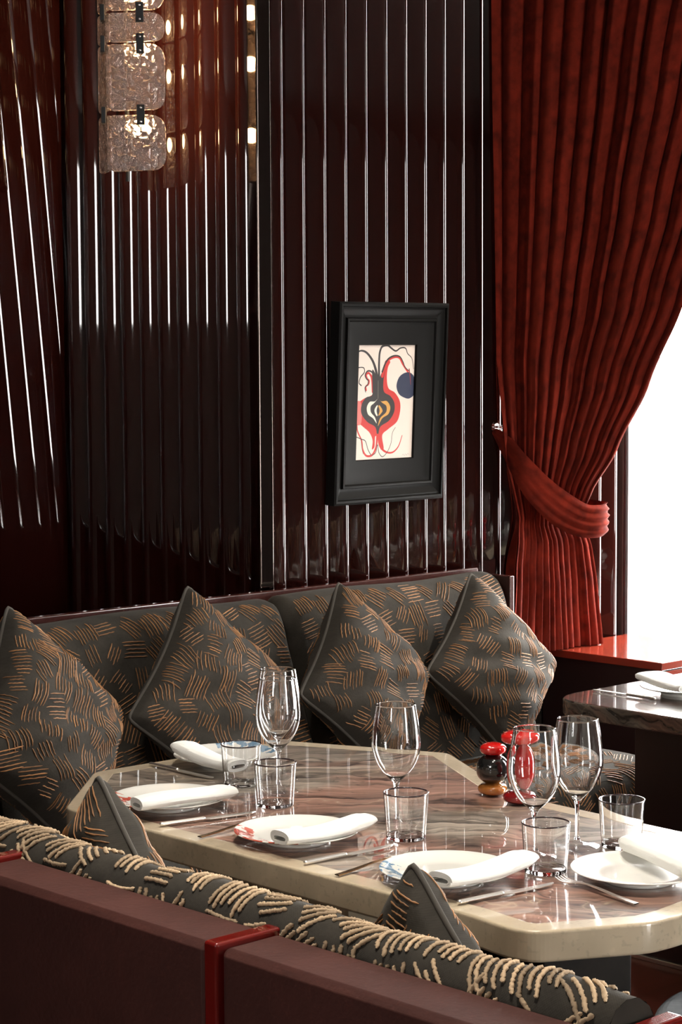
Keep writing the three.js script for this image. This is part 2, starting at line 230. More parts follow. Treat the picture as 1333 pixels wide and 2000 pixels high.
// ---------------------------------------------------------------- wall sofa
{
  const t = thing('banquette_sofa', 'long grey-brown sofa with gold stitched backrest along the ribbed wall', 'sofa', [3.4, 0, -3.95]);
  const ox = 3.4, oz = -3.95;
  const prof = [[-3.965, 0.40], [-4.0, 0.50], [-4.055, 0.66], [-4.115, 0.82], [-4.145, 0.905], [-4.175, 0.942], [-4.215, 0.952], [-4.262, 0.945], [-4.28, 0.905], [-4.285, 0.6], [-4.285, 0.40]];
  const pf = profile(prof);
  const puff = (x, x0, x1) => { const d = Math.min(x - x0, x1 - x); return -0.03 * Math.pow(1 - clamp(d / 0.035), 2); };
  for (const [x0, x1, seed] of [[3.772, 4.66, 5], [2.75, 3.766, 9], [1.95, 2.745, 12]]) {
    const S = (x, s) => { const q = pf.at(s), k = puff(x, x0, x1) + 0.004 * Math.sin(x * 9 + s * 5); return V3(x - ox, q.b + q.nb * -k * -1 * 1 + 0, q.a - oz).addScaledVector(V3(0, q.nb, q.na), 0).add(V3(0, 0, 0)); };
    const at = (x, s) => { const q = pf.at(s), k = puff(x, x0, x1) + 0.004 * Math.sin(x * 9 + s * 5), n = V3(0, -q.nb, -q.na); if (n.z < 0 && s < pf.L * 0.3) n.negate(); return { p: V3(x - ox, q.b, q.a - oz).addScaledVector(n, k), n }; };
    const g = grid(60, 70, (u, v) => { const x = lerp(x0, x1, u), p = at(x, v * pf.L).p; return { x: p.x, y: p.y, z: p.z, u: x * 4, v: v * pf.L * 4 }; });
    const caps = [x0, x1].map((x) => { const sh = new THREE.Shape(Array.from({ length: 50 }, (_, i) => { const p = at(x, i / 49 * pf.L).p; return new THREE.Vector2(p.z, p.y); })); const c = new THREE.ShapeGeometry(sh); const pp = c.attributes.position; for (let i = 0; i < pp.count; i++) pp.setXYZ(i, x - ox, pp.getY(i), pp.getX(i)); c.computeVertexNormals(); return c; });
    const b = obj('backrest', merge([g, ...caps]), M.fabric, t);
    stuff(obj('chenille_stitching', strokes(at, x0 + 0.03, x1 - 0.02, 0.06, pf.L * 0.49, seed, { cell: 0.074, len: 0.062, gap: 0.0098, rad: 0.0015, count: 6 }), M.thread, b));
    void S;
  }
  // seat cushions
  const sp = profile([[-3.99, 0.46], [-3.8, 0.468], [-3.62, 0.462], [-3.575, 0.445], [-3.555, 0.40], [-3.555, 0.2], [-3.56, 0.13]]);
  const seatAt = (x, s) => { const q = sp.at(s); const n = V3(0, q.nb, q.na); if (n.y < -0.2 || n.z < -0.5) n.negate(); return { p: V3(x - ox, q.b, q.a - oz), n }; };
  for (const [x0, x1, seed] of [[3.772, 4.66, 31], [1.95, 3.766, 32]]) {
    const g = grid(12, 40, (u, v) => { const x = lerp(x0, x1, u), p = seatAt(x, v * sp.L).p; return { x: p.x, y: p.y, z: p.z, u: x * 4, v: v * sp.L * 4 }; });
    const s = obj('seat', merge([g, span(x0 - ox, x1 - ox, 0.13, 0.44, -3.99 - oz, -3.57 - oz)]), M.fabric, t);
    stuff(obj('chenille_stitching', strokes(seatAt, x0 + 0.02, x1 - 0.02, 0.02, sp.L - 0.02, seed, { cell: 0.074, len: 0.062, gap: 0.0098, rad: 0.0015, count: 6 }), M.thread, s));
  }
  obj('base', span(1.96 - ox, 4.65 - ox, 0, 0.13, -4.28 - oz, -3.6 - oz), M.darkPanel, t);
  obj('wooden_back_frame', merge([rspan(1.94 - ox, 4.685 - ox, 0.05, 0.958, -4.312 - oz, -4.288 - oz, 0.004), rspan(4.664 - ox, 4.685 - ox, 0.05, 0.945, -4.30 - oz, -4.14 - oz, 0.004)]), M.woodFrame, t);
}

// ---------------------------------------------------------------- pillows
function pillow(label, group, seed, side, pos, spin, turn, tilt, thick = 0.085, T = null) {
  const h = side / 2, r = rng(seed), ph = [r() * 6, r() * 6, r() * 6];
  const t = thing('throw_pillow', label, 'pillow', pos, 0, group);
  const inner = new THREE.Matrix4().makeRotationFromEuler(new THREE.Euler(-tilt, turn, spin, 'YXZ'));
  const out = (u, v) => { const c = 0.05 * Math.pow(u * v, 8), k = 1 - 0.11 * (1 - v * v) * u * u - c, l = 1 - 0.11 * (1 - u * u) * v * v - c; return [u * h * k, v * h * l]; };
  const zf = (u, v) => { const e = Math.pow(Math.max(0, (1 - u * u) * (1 - v * v)), 0.42); return thick * e * (1 + 0.10 * Math.sin(u * 4 + ph[0]) * Math.sin(v * 3.4 + ph[1])) + 0.006 * e * Math.sin((u * 1.3 + v) * 9 + ph[2]); };
  const P = (u, v, s) => { const [x, y] = out(u, v); return V3(x, y, s * zf(u, v)).applyMatrix4(inner); };
  const face = (s) => grid(44, 44, (a, b) => { const u = s * (a * 2 - 1), v = b * 2 - 1, p = P(u, v, s); return { x: p.x, y: p.y, z: p.z, u: u * h * 4, v: v * h * 4 }; });
  const cover = obj('cover', mergeVertices(merge([face(1), face(-1)]), 1e-5), M.fabric, t); cover.geometry.computeVertexNormals();
  const ring = []; for (let k = 0; k < 4; k++) for (let i = 0; i < 16; i++) { const s = i / 16 * 2 - 1, uv = [[s, -1], [1, s], [-s, 1], [-1, -s]][k]; ring.push(P(uv[0], uv[1], 0)); }
  obj('piping', new THREE.TubeGeometry(new THREE.CatmullRomCurve3(ring, true), 180, 0.0042, 7, true), M.piping, t);
  const surf = (sgn) => (a, b) => { const u = clamp(a / h, -0.99, 0.99), v = clamp(b / h, -0.99, 0.99), e = 0.01, p = P(u, v, sgn), n = P(u + e, v, sgn).sub(p).cross(P(u, v + e, sgn).sub(p)).normalize().multiplyScalar(sgn); return { p, n }; };
  const lim = h * 0.975, o = { cell: 0.071, len: 0.056, gap: 0.0092, rad: 0.0014, count: 7 };
  stuff(obj('chenille_stitching', merge([strokes(surf(1), -lim, lim, -lim, lim, seed + 1, o), strokes(surf(-1), -lim, lim, -lim, lim, seed + 2, o)]), M.thread, t));
  return t;
}
const PG = 'pillows along the wall sofa';
pillow('diamond-set gold stitched pillow on the sofa at the far left edge', PG, 101, 0.45, [2.765, 0.752, -3.88], Math.PI / 4 + 0.0, 0.3, 0.34, 0.1);
pillow('diamond-set gold stitched pillow behind the leftmost napkin and wine glasses', PG, 102, 0.46, [3.345, 0.738, -3.95], Math.PI / 4 - 0.03, 0.12, 0.36, 0.095);
pillow('diamond-set gold stitched pillow below and left of the framed picture', PG, 103, 0.42, [3.875, 0.73, -3.955], Math.PI / 4 - 0.03, 0.16, 0.36, 0.095);
pillow('diamond-set gold stitched pillow at the curtain end of the sofa', PG, 104, 0.42, [4.395, 0.712, -3.965], Math.PI / 4 - 0.08, 0.06, 0.36, 0.095);

// ---------------------------------------------------------------- foreground bench (seen from behind)
{
  const bx = 1.72, t = thing('banquette_bench', 'leather-backed bench with red lacquer posts and a rolled fabric top', 'bench', [1.9, 0, -2.0]);
  const ox = 1.9, oz = -2.0, panelShape = (z0, z1) => rspan(bx - ox, 1.822 - ox, 0.06, 0.85, z0 - oz, z1 - oz, 0.012, 4);
  const posts = [-1.455, -2.046, -2.637, -3.228], pw = 0.027;
  for (let i = 0; i < posts.length - 1; i++) obj('leather_panel', boxUV(toCreasedNormals(panelShape(posts[i + 1] + pw / 2 + 0.001, posts[i] - pw / 2 - 0.001), 1.0), 2.5), M.leather, t);
  posts.forEach((z, i) => obj('lacquer_post', rspan(bx - 0.006 - ox, (i ? 1.83 : 1.935) - ox, 0, i ? 0.856 : 0.848, z - pw / 2 - oz, z + pw / 2 - oz, 0.005), M.redLacquer, t));
  // fabric back cushion with rounded top
  const pr = profile([[1.824, 0.5], [1.824, 0.8], [1.826, 0.842], [1.838, 0.866], [1.862, 0.877], [1.89, 0.872], [1.912, 0.85], [1.922, 0.81], [1.935, 0.7], [1.955, 0.5], [1.96, 0.40]]);
  const at = (z, s) => { const q = pr.at(s), w = 0.003 * Math.sin(z * 11) + 0.002 * Math.sin(z * 29 + s * 8), n = V3(q.na, q.nb, 0); return { p: V3(q.a - ox, q.b, z - oz).addScaledVector(n, w), n }; };
  const z0 = -3.24, z1 = -1.471;
  const g = grid(160, 46, (u, v) => { const z = lerp(z0, z1, u), p = at(z, v * pr.L).p; return { x: p.x, y: p.y, z: p.z, u: z * 4, v: v * pr.L * 4 }; });
  const cap = [z0, z1].map((z) => { const c = new THREE.ShapeGeometry(new THREE.Shape(Array.from({ length: 40 }, (_, i) => { const p = at(z, i / 39 * pr.L).p; return new THREE.Vector2(p.x, p.y); }))); c.translate(0, 0, z - oz); return c; });
  const roll = obj('back_cushion', merge([g, ...cap]), M.fabric, t);
  stuff(obj('chenille_stitching', strokes(at, z0 + 0.01, z1 - 0.005, 0.29, pr.L * 0.62, 77, { cell: 0.080, len: 0.062, gap: 0.0125, rad: 0.0030, count: 6, seg: 34, bend: 0.3 }), M.threadPale, roll));
  obj('seat', new RoundedBoxGeometry(0.42, 0.16, 1.78, 4, 0.04).translate(2.14 - ox, 0.38, -2.345 - oz), M.fabric, t);
  obj('base', span(1.84 - ox, 2.3 - ox, 0, 0.30, -3.22 - oz, -1.47 - oz), M.darkPanel, t);
}
pillow('dark pillow corner rising above the bench near the leftmost plate', 'pillows on the bench', 111, 0.35, [2.035, 0.705, -2.675], Math.PI / 4 + 0.04, Math.PI / 2 - 0.12, 0.12, 0.075);
pillow('dark pillow corner rising above the bench beside the blue-painted plate', 'pillows on the bench', 112, 0.35, [2.035, 0.688, -1.955], Math.PI / 4, Math.PI / 2 - 0.1, 0.12, 0.075);

// ---------------------------------------------------------------- dining table
const TY = 0.75;
{
  const t = thing('dining_table', 'angular cream-edged dining table with brown veined marble inlay', 'table', [2.7, 0, -2.7]);
  const ox = 2.7, oz = -2.7;
  const poly = [[2.338, -3.22], [2.584, -3.455], [3.10, -3.432], [3.258, -3.069], [3.085, -2.765], [3.035, -2.60], [3.015, -2.16], [2.86, -1.945], [2.56, -1.922], [2.5, -1.928], [2.335, -2.02], [2.322, -2.06], [2.336, -2.16]];
  const V = poly.map(([x, z]) => new THREE.Vector2(x - ox, -(z - oz)));
  const inset = (pts, d) => { const n = pts.length, a = THREE.ShapeUtils.area(pts) > 0 ? 1 : -1; return pts.map((p, i) => { const q = pts[(i + n - 1) % n], s = pts[(i + 1) % n], e1 = p.clone().sub(q).normalize(), e2 = s.clone().sub(p).normalize(), n1 = new THREE.Vector2(-e1.y, e1.x).multiplyScalar(a), n2 = new THREE.Vector2(-e2.y, e2.x).multiplyScalar(a), m = n1.clone().add(n2).normalize(), k = Math.min(1.6, 1 / Math.max(0.3, m.dot(n1))); return p.clone().addScaledVector(m, d * k); }); };
  const border = 0.042, b = 0.005, inner = inset(V, border), round = (pts, r) => { const s = new THREE.Shape(), n = pts.length; for (let i = 0; i < n; i++) { const p = pts[i], q = pts[(i + n - 1) % n], w = pts[(i + 1) % n], a = p.clone().lerp(q, Math.min(0.45, r / p.distanceTo(q))), c = p.clone().lerp(w, Math.min(0.45, r / p.distanceTo(w))); i ? s.lineTo(a.x, a.y) : s.moveTo(a.x, a.y); s.quadraticCurveTo(p.x, p.y, c.x, c.y); } s.closePath(); return s; };
  const outS = round(inset(V, b), 0.02); outS.holes.push(new THREE.Path(inner.slice().reverse()));
  const slab = new THREE.ExtrudeGeometry(outS, { depth: 0.05 - 2 * b, bevelEnabled: true, bevelThickness: b, bevelSize: b, bevelSegments: 4, curveSegments: 6 }).rotateX(-Math.PI / 2).translate(0, TY - 0.05 + b, 0);
  obj('stone_border', boxUV(slab, 2.2), M.travertine, t);
  const inl = new THREE.ExtrudeGeometry(new THREE.Shape(inset(V, border - 0.0052)), { depth: 0.04, bevelEnabled: false }).rotateX(-Math.PI / 2).translate(0, TY - 0.0405, 0);
  const ig = boxUV(inl, 0.55, -Math.PI * 0.23), iu = ig.attributes.uv; for (let i = 0; i < iu.count; i++) iu.setXY(i, iu.getX(i) + 0.5, iu.getY(i) + 0.5);
  obj('marble_inlay', ig, M.marble, t);
  obj('pedestal', boxUV(rspan(2.40 - ox, 2.62 - ox, 0, 0.70, -2.42 - oz, -2.06 - oz, 0.004), 2), M.pedestal ?? (M.pedestal = std({ color: rgb(0.016, 0.012, 0.0095), map: mottle, roughness: 0.6, specularIntensity: 0.12 })), t);
  obj('pedestal', boxUV(rspan(2.42 - ox, 2.8 - ox, 0, 0.70, -2.86 - oz, -2.52 - oz, 0.004), 2), M.travertine, t);
}
// ---------------------------------------------------------------- tableware
const plateRim = lathe([[0.001, 0.006], [0.06, 0.006], [0.075, 0.009], [0.1, 0.016], [0.1118, 0.0195], [0.113, 0.0205], [0.1128, 0.0215], [0.111, 0.0222], [0.1, 0.0195], [0.078, 0.0128], [0.06, 0.0102], [0.001, 0.010]].map(([r, y]) => [r, y]), 72);
const plateFoot = lathe([[0.056, 0.0], [0.060, 0.0], [0.061, 0.0065], [0.055, 0.0065], [0.056, 0.0]], 48);
function paint(colors, seed, a0, a1) {                              // hand-painted patches on the rim, drawn as glaze
  const n = nf2, w = 256, d = tex(w, w, (u, v) => { const x = u * 2 - 1, y = v * 2 - 1, r = Math.hypot(x, y), a = Math.atan2(y, x), k = n(u + seed * 0.13, v, 8, 8, 4), q = n(u, v + seed * 0.21, 16, 16, 3); let da = Math.abs(((a - (a0 + a1) / 2 + Math.PI * 3) % (Math.PI * 2)) - Math.PI); const on = r > 0.66 + 0.35 * (k - 0.35) && da < (a1 - a0) / 2 && q > 0.4; return on ? colors[k > 0.55 ? 1 : 0] : [0.925, 0.915, 0.89]; }, true);
  return std({ map: d, roughness: 0.18, clearcoat: 0.8, clearcoatRoughness: 0.06 });
}
const topUV = (g, R) => { const h = g.clone(), p = h.attributes.position, uv = h.attributes.uv; for (let i = 0; i < p.count; i++) uv.setXY(i, p.getX(i) / R / 2 + 0.5, p.getZ(i) / R / 2 + 0.5); return h; };
const paintedPlate = topUV(plateRim, 0.1135);
const RED = [[0.78, 0.36, 0.30], [0.86, 0.55, 0.48]], BLUE = [[0.45, 0.58, 0.68], [0.62, 0.72, 0.80]];
function plate(label, x, y, z, mat) { const t = thing('dinner_plate', label, 'plate', [x, y, z]); obj('dish', mat ? paintedPlate : plateRim, mat ?? M.china, t); obj('foot_ring', plateFoot, M.china, t); return t; }
plate('white plate with a red-painted rim nearest the bench pillow at left', 2.486, TY, -3.085, paint(RED, 1, 2.6, 4.2));
plate('white plate with a blue-painted patch at the far end of the table', 2.841, TY, -3.328, paint(BLUE, 2, 5.2, 6.9));
plate('white plate with coral red painted rim in the middle of the bench side', 2.474, TY, -2.706, paint(RED, 3, 2.3, 4.2));
plate('white plate with a pale blue painted rim behind the bench pillow', 2.466, TY, -2.328, paint(BLUE, 4, 2.5, 4.3));
plate('plain white plate at the near right end of the marble table', 2.69, TY, -2.102);
// rolled napkin: a flattened spiral of cloth, lofted along its length
function napkinGeo(len, w, h, seed) {
  const r = rng(seed), turns = 2.6, n = 110, th = 0.0032, outP = [], inP = [];
  for (let i = 0; i <= n; i++) { const t = i / n, a = t * turns * Math.PI * 2, k = 1 - 0.62 * t, ex = (c) => Math.sign(c) * Math.pow(Math.abs(c), 0.8); const x = ex(Math.cos(a)) * (w / 2) * (1 - 0.33 * t), y = ex(Math.sin(a)) * (h / 2) * k; const nx = Math.cos(a), ny = Math.sin(a) * w / h * 0.5, l = Math.hypot(nx, ny); outP.push([x, y]); inP.push([x - nx / l * th, y - ny / l * th]); }
  const loop = [...outP, ...inP.reverse()], m = loop.length, N = 26, P = [], I = [], ph = r() * 6;
  for (let j = 0; j <= N; j++) { const t = j / N, sw = 1 + 0.10 * t + 0.05 * Math.sin(t * 5 + ph), end = smooth(0, 0.05, t) * 0.06 + 0.94, end2 = 1 - 0.35 * Math.pow(smooth(0.86, 1, t), 2), sg = 0.004 * Math.sin(t * Math.PI * 1.3 + ph) - 0.0025 * Math.sin(t * Math.PI); for (const [x, y] of loop) P.push((t - 0.5) * len, y * end * end2 * (1 + 0.06 * Math.sin(t * 8 + ph)) + sg + 0.0, x * sw * end * (0.3 + 0.7 * end2)); }
  for (let j = 0; j < N; j++) for (let i = 0; i < m; i++) { const a = j * m + i, b = j * m + (i + 1) % m; I.push(a, b, b + m, a, b + m, a + m); }
  const tri = THREE.ShapeUtils.triangulateShape(loop.map(([x, y]) => new THREE.Vector2(x, y)), []); for (const [a, b, c] of tri) { I.push(a, c, b, N * m + a, N * m + b, N * m + c); }
  const g = new THREE.BufferGeometry(); g.setAttribute('position', new THREE.Float32BufferAttribute(P, 3)); g.setIndex(I); const q = toCreasedNormals(g.toNonIndexed(), 0.9); return boxUV(q, 6);
}
const NAPKINS = [
  ['rolled white napkin on the plate nearest the left bench pillow', 2.462, -3.005, 0.205, 0.22, 0.19, 1],
  ['rolled white napkin on the far plate beside the wall sofa pillow', 2.745, -3.275, 0.225, -1.44, 0.05, 2],
  ['rolled white napkin on the coral-painted middle plate', 2.468, -2.625, 0.20, 0.10, 0, 3],
  ['rolled white napkin on the blue-painted plate behind the bench pillow', 2.462, -2.238, 0.205, 0.04, 0, 4],
  ['thick folded white napkin on the plain plate at the near right', 2.735, -2.075, 0.23, -1.18, 0, 5],
];
for (const [label, x, z, len, turn, , seed] of NAPKINS) { const wide = seed === 5; const t = thing('napkin', label, 'napkin', [x, TY + 0.0215, z], 0, 'napkins on the marble table'); const g = napkinGeo(len, wide ? 0.085 : 0.058, wide ? 0.034 : 0.028, seed * 7); g.translate(0, (wide ? 0.034 : 0.028) / 2, 0).rotateZ(seed === 2 ? 0.05 : 0.03).rotateY(-turn); obj('rolled_cloth', g, M.cloth, t); }
// cutlery
function flat(pts, depth) { const s = new THREE.Shape(pts.map(([x, y]) => new THREE.Vector2(x, y))); return new THREE.ExtrudeGeometry(s, { depth, bevelEnabled: true, bevelThickness: 0.0006, bevelSize: 0.0006, bevelSegments: 2 }).rotateX(-Math.PI / 2); }
const knifeHandle = new THREE.CapsuleGeometry(0.0048, 0.086, 6, 16).rotateZ(Math.PI / 2).scale(1, 0.75, 1).translate(0.05, 0.0048, 0);
const knifeBlade = flat([[0.094, -0.003], [0.104, -0.0075], [0.17, -0.008], [0.195, -0.005], [0.205, 0.0], [0.206, 0.003], [0.105, 0.004], [0.094, 0.003]], 0.0012).translate(0, 0.0032, 0);
function knife(label, a, b, mat = M.steel, y = TY) { const t = thing('table_knife', label, 'knife', [a[0], y + 0.0006, a[1]], -Math.atan2(b[1] - a[1], b[0] - a[0]), 'knives on the marble table'); obj('handle', knifeHandle, mat, t); obj('blade', knifeBlade, M.steel, t); }
knife('steel knife lying between the two leftmost bench-side plates', [2.362, -2.962], [2.56, -2.919]);
knife('dark-looking knife at the far corner beside the far plate', [2.706, -3.423], [2.708, -3.19]);
knife('steel knife lying between the coral plate and blue-rimmed plate', [2.356, -2.562], [2.557, -2.548]);
knife('steel knife lying nearest the near corner of the marble table', [2.357, -2.204], [2.545, -2.178]);
function forkGeo() {
  const prof = [0, 0.02, 0.05, 0.09, 0.12, 0.135, 0.15, 0.165, 0.178, 0.19], yy = [0.003, 0.0035, 0.005, 0.008, 0.009, 0.008, 0.0055, 0.0032, 0.0034, 0.007];
  const yAt = (x) => { for (let i = 1; i < prof.length; i++) if (x <= prof[i]) return lerp(yy[i - 1], yy[i], (x - prof[i - 1]) / (prof[i] - prof[i - 1])); return yy[yy.length - 1]; };
  const strip = (x0, x1, w, off, n) => { const top = grid(n, 1, (u, v) => { const x = lerp(x0, x1, u); return { x, y: yAt(x) + 0.0009, z: off(x) + (0.5 - v) * w(x) }; }), bot = grid(n, 1, (u, v) => { const x = lerp(x0, x1, u); return { x, y: yAt(x) - 0.0009, z: off(x) + (v - 0.5) * w(x) }; }), s1 = grid(n, 1, (u, v) => { const x = lerp(x0, x1, u); return { x, y: yAt(x) + (v - 0.5) * 0.0018, z: off(x) + 0.5 * w(x) }; }), s2 = grid(n, 1, (u, v) => { const x = lerp(x0, x1, u); return { x, y: yAt(x) + (0.5 - v) * 0.0018, z: off(x) - 0.5 * w(x) }; }); return [top, bot, s1, s2]; };
  const handle = merge(strip(0, 0.142, (x) => lerp(0.010, 0.0052, smooth(0, 0.12, x)) + 0.016 * smooth(0.128, 0.15, x), () => 0, 30));
  const head = merge([...strip(0.142, 0.158, () => 0.0215, () => 0, 8), ...[-1.5, -0.5, 0.5, 1.5].flatMap((k) => strip(0.157, 0.19, (x) => lerp(0.0034, 0.0022, smooth(0.16, 0.19, x)), () => k * 0.006, 10))]);
  return [handle, head];
}
const [forkHandle, forkHead] = forkGeo();
function fork(label, a, b, mat, y = TY) { const t = thing('table_fork', label, 'fork', [a[0], y + 0.001, a[1]], -Math.atan2(b[1] - a[1], b[0] - a[0]), 'forks on the marble table'); obj('handle', forkHandle, mat, t); obj('tines', forkHead, M.steel, t); }
fork('steel fork with upturned tines at the near end of the table', [2.557, -2.002], [2.598, -2.233], M.steel);
fork('bronze-toned fork handle showing left of the coral-painted plate', [2.357, -2.838], [2.47, -2.845], M.bronzeSteel);
fork('fork handle showing left of the blue-rimmed plate', [2.345, -2.466], [2.478, -2.473], M.bronzeSteel);
// wine glasses
const wineOuter = [[0.0005, 0], [0.036, 0.0], [0.0395, 0.0008], [0.0395, 0.0016], [0.02, 0.0045], [0.008, 0.009], [0.0042, 0.018], [0.0037, 0.04], [0.0039, 0.07], [0.0065, 0.083], [0.016, 0.093], [0.029, 0.107], [0.0385, 0.124], [0.0448, 0.146], [0.0452, 0.162], [0.0425, 0.19], [0.0385, 0.215], [0.0362, 0.2285]];
const spline = (pts, n) => new THREE.CatmullRomCurve3(pts.map(([a, b]) => V3(a, b, 0)), false, 'centripetal').getPoints(n).map((p) => [Math.max(0.0003, p.x), p.y]);
const wOut = spline(wineOuter.slice(4), 70), wIn = wOut.filter(([, y]) => y > 0.0895).map(([r, y]) => [Math.max(0.0003, r - 0.0013 - 0.004 * (1 - smooth(0.0895, 0.1, y))), y]);
const bowlIdx = wOut.findIndex(([, y]) => y > 0.082), stemIdx = wOut.findIndex(([, y]) => y > 0.012);
const wineBowl = lathe([[0.0003, wOut[bowlIdx][1]], ...wOut.slice(bowlIdx), [0.0356, 0.2292], ...wIn.reverse(), [0.0003, 0.0885]], 64);
const wineStem = lathe([[0.0003, wOut[stemIdx][1]], ...wOut.slice(stemIdx, bowlIdx + 1), [0.0003, wOut[bowlIdx][1]]], 32);
const wineFoot = lathe([...wineOuter.slice(2, 4), ...wOut.slice(0, stemIdx + 1)], 64);
for (const [label, x, z] of [
  ['nearer wine glass of the overlapping pair by the left tumblers', 2.727, -3.036], ['farther wine glass of the overlapping pair by the left tumblers', 2.808, -3.125],
  ['wine glass standing alone in the middle of the table', 2.677, -2.655], ['wine glass in front of the red pepper mill', 2.676, -2.318], ['wine glass farthest right, beside the red mill', 2.797, -2.323]]) {
  const t = thing('wine_glass', label, 'wine glass', [x, TY, z], 0, 'wine glasses on the marble table'); obj('bowl', wineBowl, M.glass, t); obj('stem', wineStem, M.glass, t); obj('foot', wineFoot, M.pane, t);
}
// tumblers
const tumblerGeo = lathe([[0.0003, 0], [0.034, 0], [0.0352, 0.001], [0.0356, 0.004], [0.041, 0.0825], [0.0396, 0.0825], [0.0344, 0.008], [0.033, 0.0062], [0.0003, 0.0058]], 64);
const tumblerRim = new THREE.TorusGeometry(0.0403, 0.0014, 10, 72).rotateX(Math.PI / 2).translate(0, 0.0836, 0);
for (const [label, x, z] of [
  ['dark-rimmed tumbler in front of the far plate', 2.717, -3.137], ['dark-rimmed tumbler in front of the overlapping wine glasses', 2.64, -2.948], ['dark-rimmed tumbler in front of the middle wine glass', 2.626, -2.58],
  ['dark-rimmed tumbler between the blue-rimmed plate and the fork', 2.622, -2.246], ['dark-rimmed tumbler farthest right behind the thick napkin', 2.853, -2.268]]) {
  const t = thing('tumbler', label, 'tumbler', [x, TY, z], 0, 'tumblers on the marble table'); obj('glass_body', tumblerGeo, M.glass, t); obj('dark_rim', tumblerRim, M.rim, t);
}
// pepper mills: stacked pebble shapes
const gloss = (r, g, b) => std({ color: rgb(r, g, b), roughness: 0.12, clearcoat: 1, clearcoatRoughness: 0.03 });
const pebble = (rx, ry, rz, y, seed = 1) => { const g = new THREE.SphereGeometry(1, 40, 28), p = g.attributes.position; for (let i = 0; i < p.count; i++) { const x = p.getX(i), yy = p.getY(i), z = p.getZ(i), e = (v, k) => Math.sign(v) * Math.pow(Math.abs(v), k), k = 1 + 0.04 * Math.sin(3 * Math.atan2(z, x) + seed); p.setXYZ(i, x * rx * k, y + e(yy, 0.8) * ry, z * rz * k); } g.computeVertexNormals(); return g; };
{
  const a = thing('pepper_mill', 'short mill of stacked red, black and orange pebble shapes', 'mill', [3.006, TY, -2.712], 0.3);
  obj('mill_base', pebble(0.030, 0.013, 0.029, 0.013, 1), gloss(0.45, 0.16, 0.03), a); obj('mill_body', pebble(0.0325, 0.030, 0.032, 0.053, 2), gloss(0.008, 0.008, 0.008), a); obj('mill_top', pebble(0.0265, 0.013, 0.026, 0.0925, 3), gloss(0.55, 0.01, 0.008), a);
  const b = thing('pepper_mill', 'tall red mill of stacked pebble shapes behind a wine glass', 'mill', [2.985, TY, -2.622], -0.4);
  obj('mill_base', pebble(0.033, 0.014, 0.031, 0.014, 4), gloss(0.22, 0.006, 0.008), b); obj('mill_body', pebble(0.0275, 0.046, 0.027, 0.073, 5), gloss(0.42, 0.012, 0.012), b); obj('mill_top', pebble(0.040, 0.0145, 0.033, 0.131, 6), gloss(0.58, 0.012, 0.01), b);
}

// ---------------------------------------------------------------- second table with its setting
{
  const t = thing('side_table', 'dark marble side table with rounded corners by the window ledge', 'table', [4.4, 0, -3.05]);
  const ox = 4.4, oz = -3.05, sh = new THREE.Shape(), x0 = 3.955 - ox, x1 = 4.75 - ox, a = 3.35 + oz + 0.03, b = 2.6 + oz, r = 0.07;
  sh.moveTo(x0 + r, b); sh.lineTo(x1 - r, b); sh.quadraticCurveTo(x1, b, x1, b + r); sh.lineTo(x1, a - r); sh.quadraticCurveTo(x1, a, x1 - r, a); sh.lineTo(x0 + 0.12, a); sh.quadraticCurveTo(x0, a, x0, a - 0.12); sh.lineTo(x0, b + r); sh.quadraticCurveTo(x0, b, x0 + r, b);
  obj('table_top', boxUV(new THREE.ExtrudeGeometry(sh, { depth: 0.03, bevelEnabled: true, bevelThickness: 0.006, bevelSize: 0.006, bevelSegments: 3, curveSegments: 14 }).rotateX(-Math.PI / 2).translate(0, TY - 0.036, 0), 1.1, 0.4), M.marbleDark, t);
  obj('pedestal', rspan(4.33 - ox, 4.72 - ox, 0.012, 0.714, -3.40 - oz, -2.64 - oz, 0.003), M.darkPanel, t);
  obj('base_trim', rspan(4.322 - ox, 4.728 - ox, 0, 0.012, -3.408 - oz, -2.632 - oz, 0.002), M.steel, t);
  plate('white plate with napkin on the dark side table', 4.24, TY, -3.17);
  const n = thing('napkin', 'folded white napkin on the dark side table by the window', 'napkin', [4.20, TY + 0.022, -3.19], 0); const g = napkinGeo(0.2, 0.09, 0.026, 91).translate(0, 0.013, 0).rotateY(1.25); obj('rolled_cloth', g, M.cloth, n);
  knife('dark knife on the dark side table beside its plate', [4.105, -3.155], [4.11, -3.34], M.steel);
}
// ---------------------------------------------------------------- grey chair at the near end of the table
{
  const t = thing('upholstered_chair', 'dark grey upholstered chair cut off at the bottom right corner', 'chair', [2.613, 0, -1.733], -Math.PI / 2);
  const arc = (r0, r1, y0, y1) => { const s = new THREE.Shape(); s.absarc(0, 0, r1, -1.0, Math.PI + 1.0, false); s.absarc(0, 0, r0, Math.PI + 1.0, -1.0, true); return new THREE.ExtrudeGeometry(s, { depth: y1 - y0 - 0.04, bevelEnabled: true, bevelThickness: 0.02, bevelSize: 0.02, bevelSegments: 5, curveSegments: 40 }).rotateX(Math.PI / 2).translate(0, y1 - 0.02, 0); };
  obj('backrest', arc(0.16, 0.20, 0.32, 0.62), M.greyFelt, t);
  obj('seat', new THREE.CylinderGeometry(0.155, 0.155, 0.12, 40).translate(0, 0.40, 0), M.greyFelt, t);
  for (const [x, z] of [[-0.12, -0.1], [0.12, -0.1], [-0.12, 0.1], [0.12, 0.1]]) obj('leg', new THREE.CylinderGeometry(0.016, 0.011, 0.35, 14).translate(x, 0.175, z), M.woodFrame, t);
}

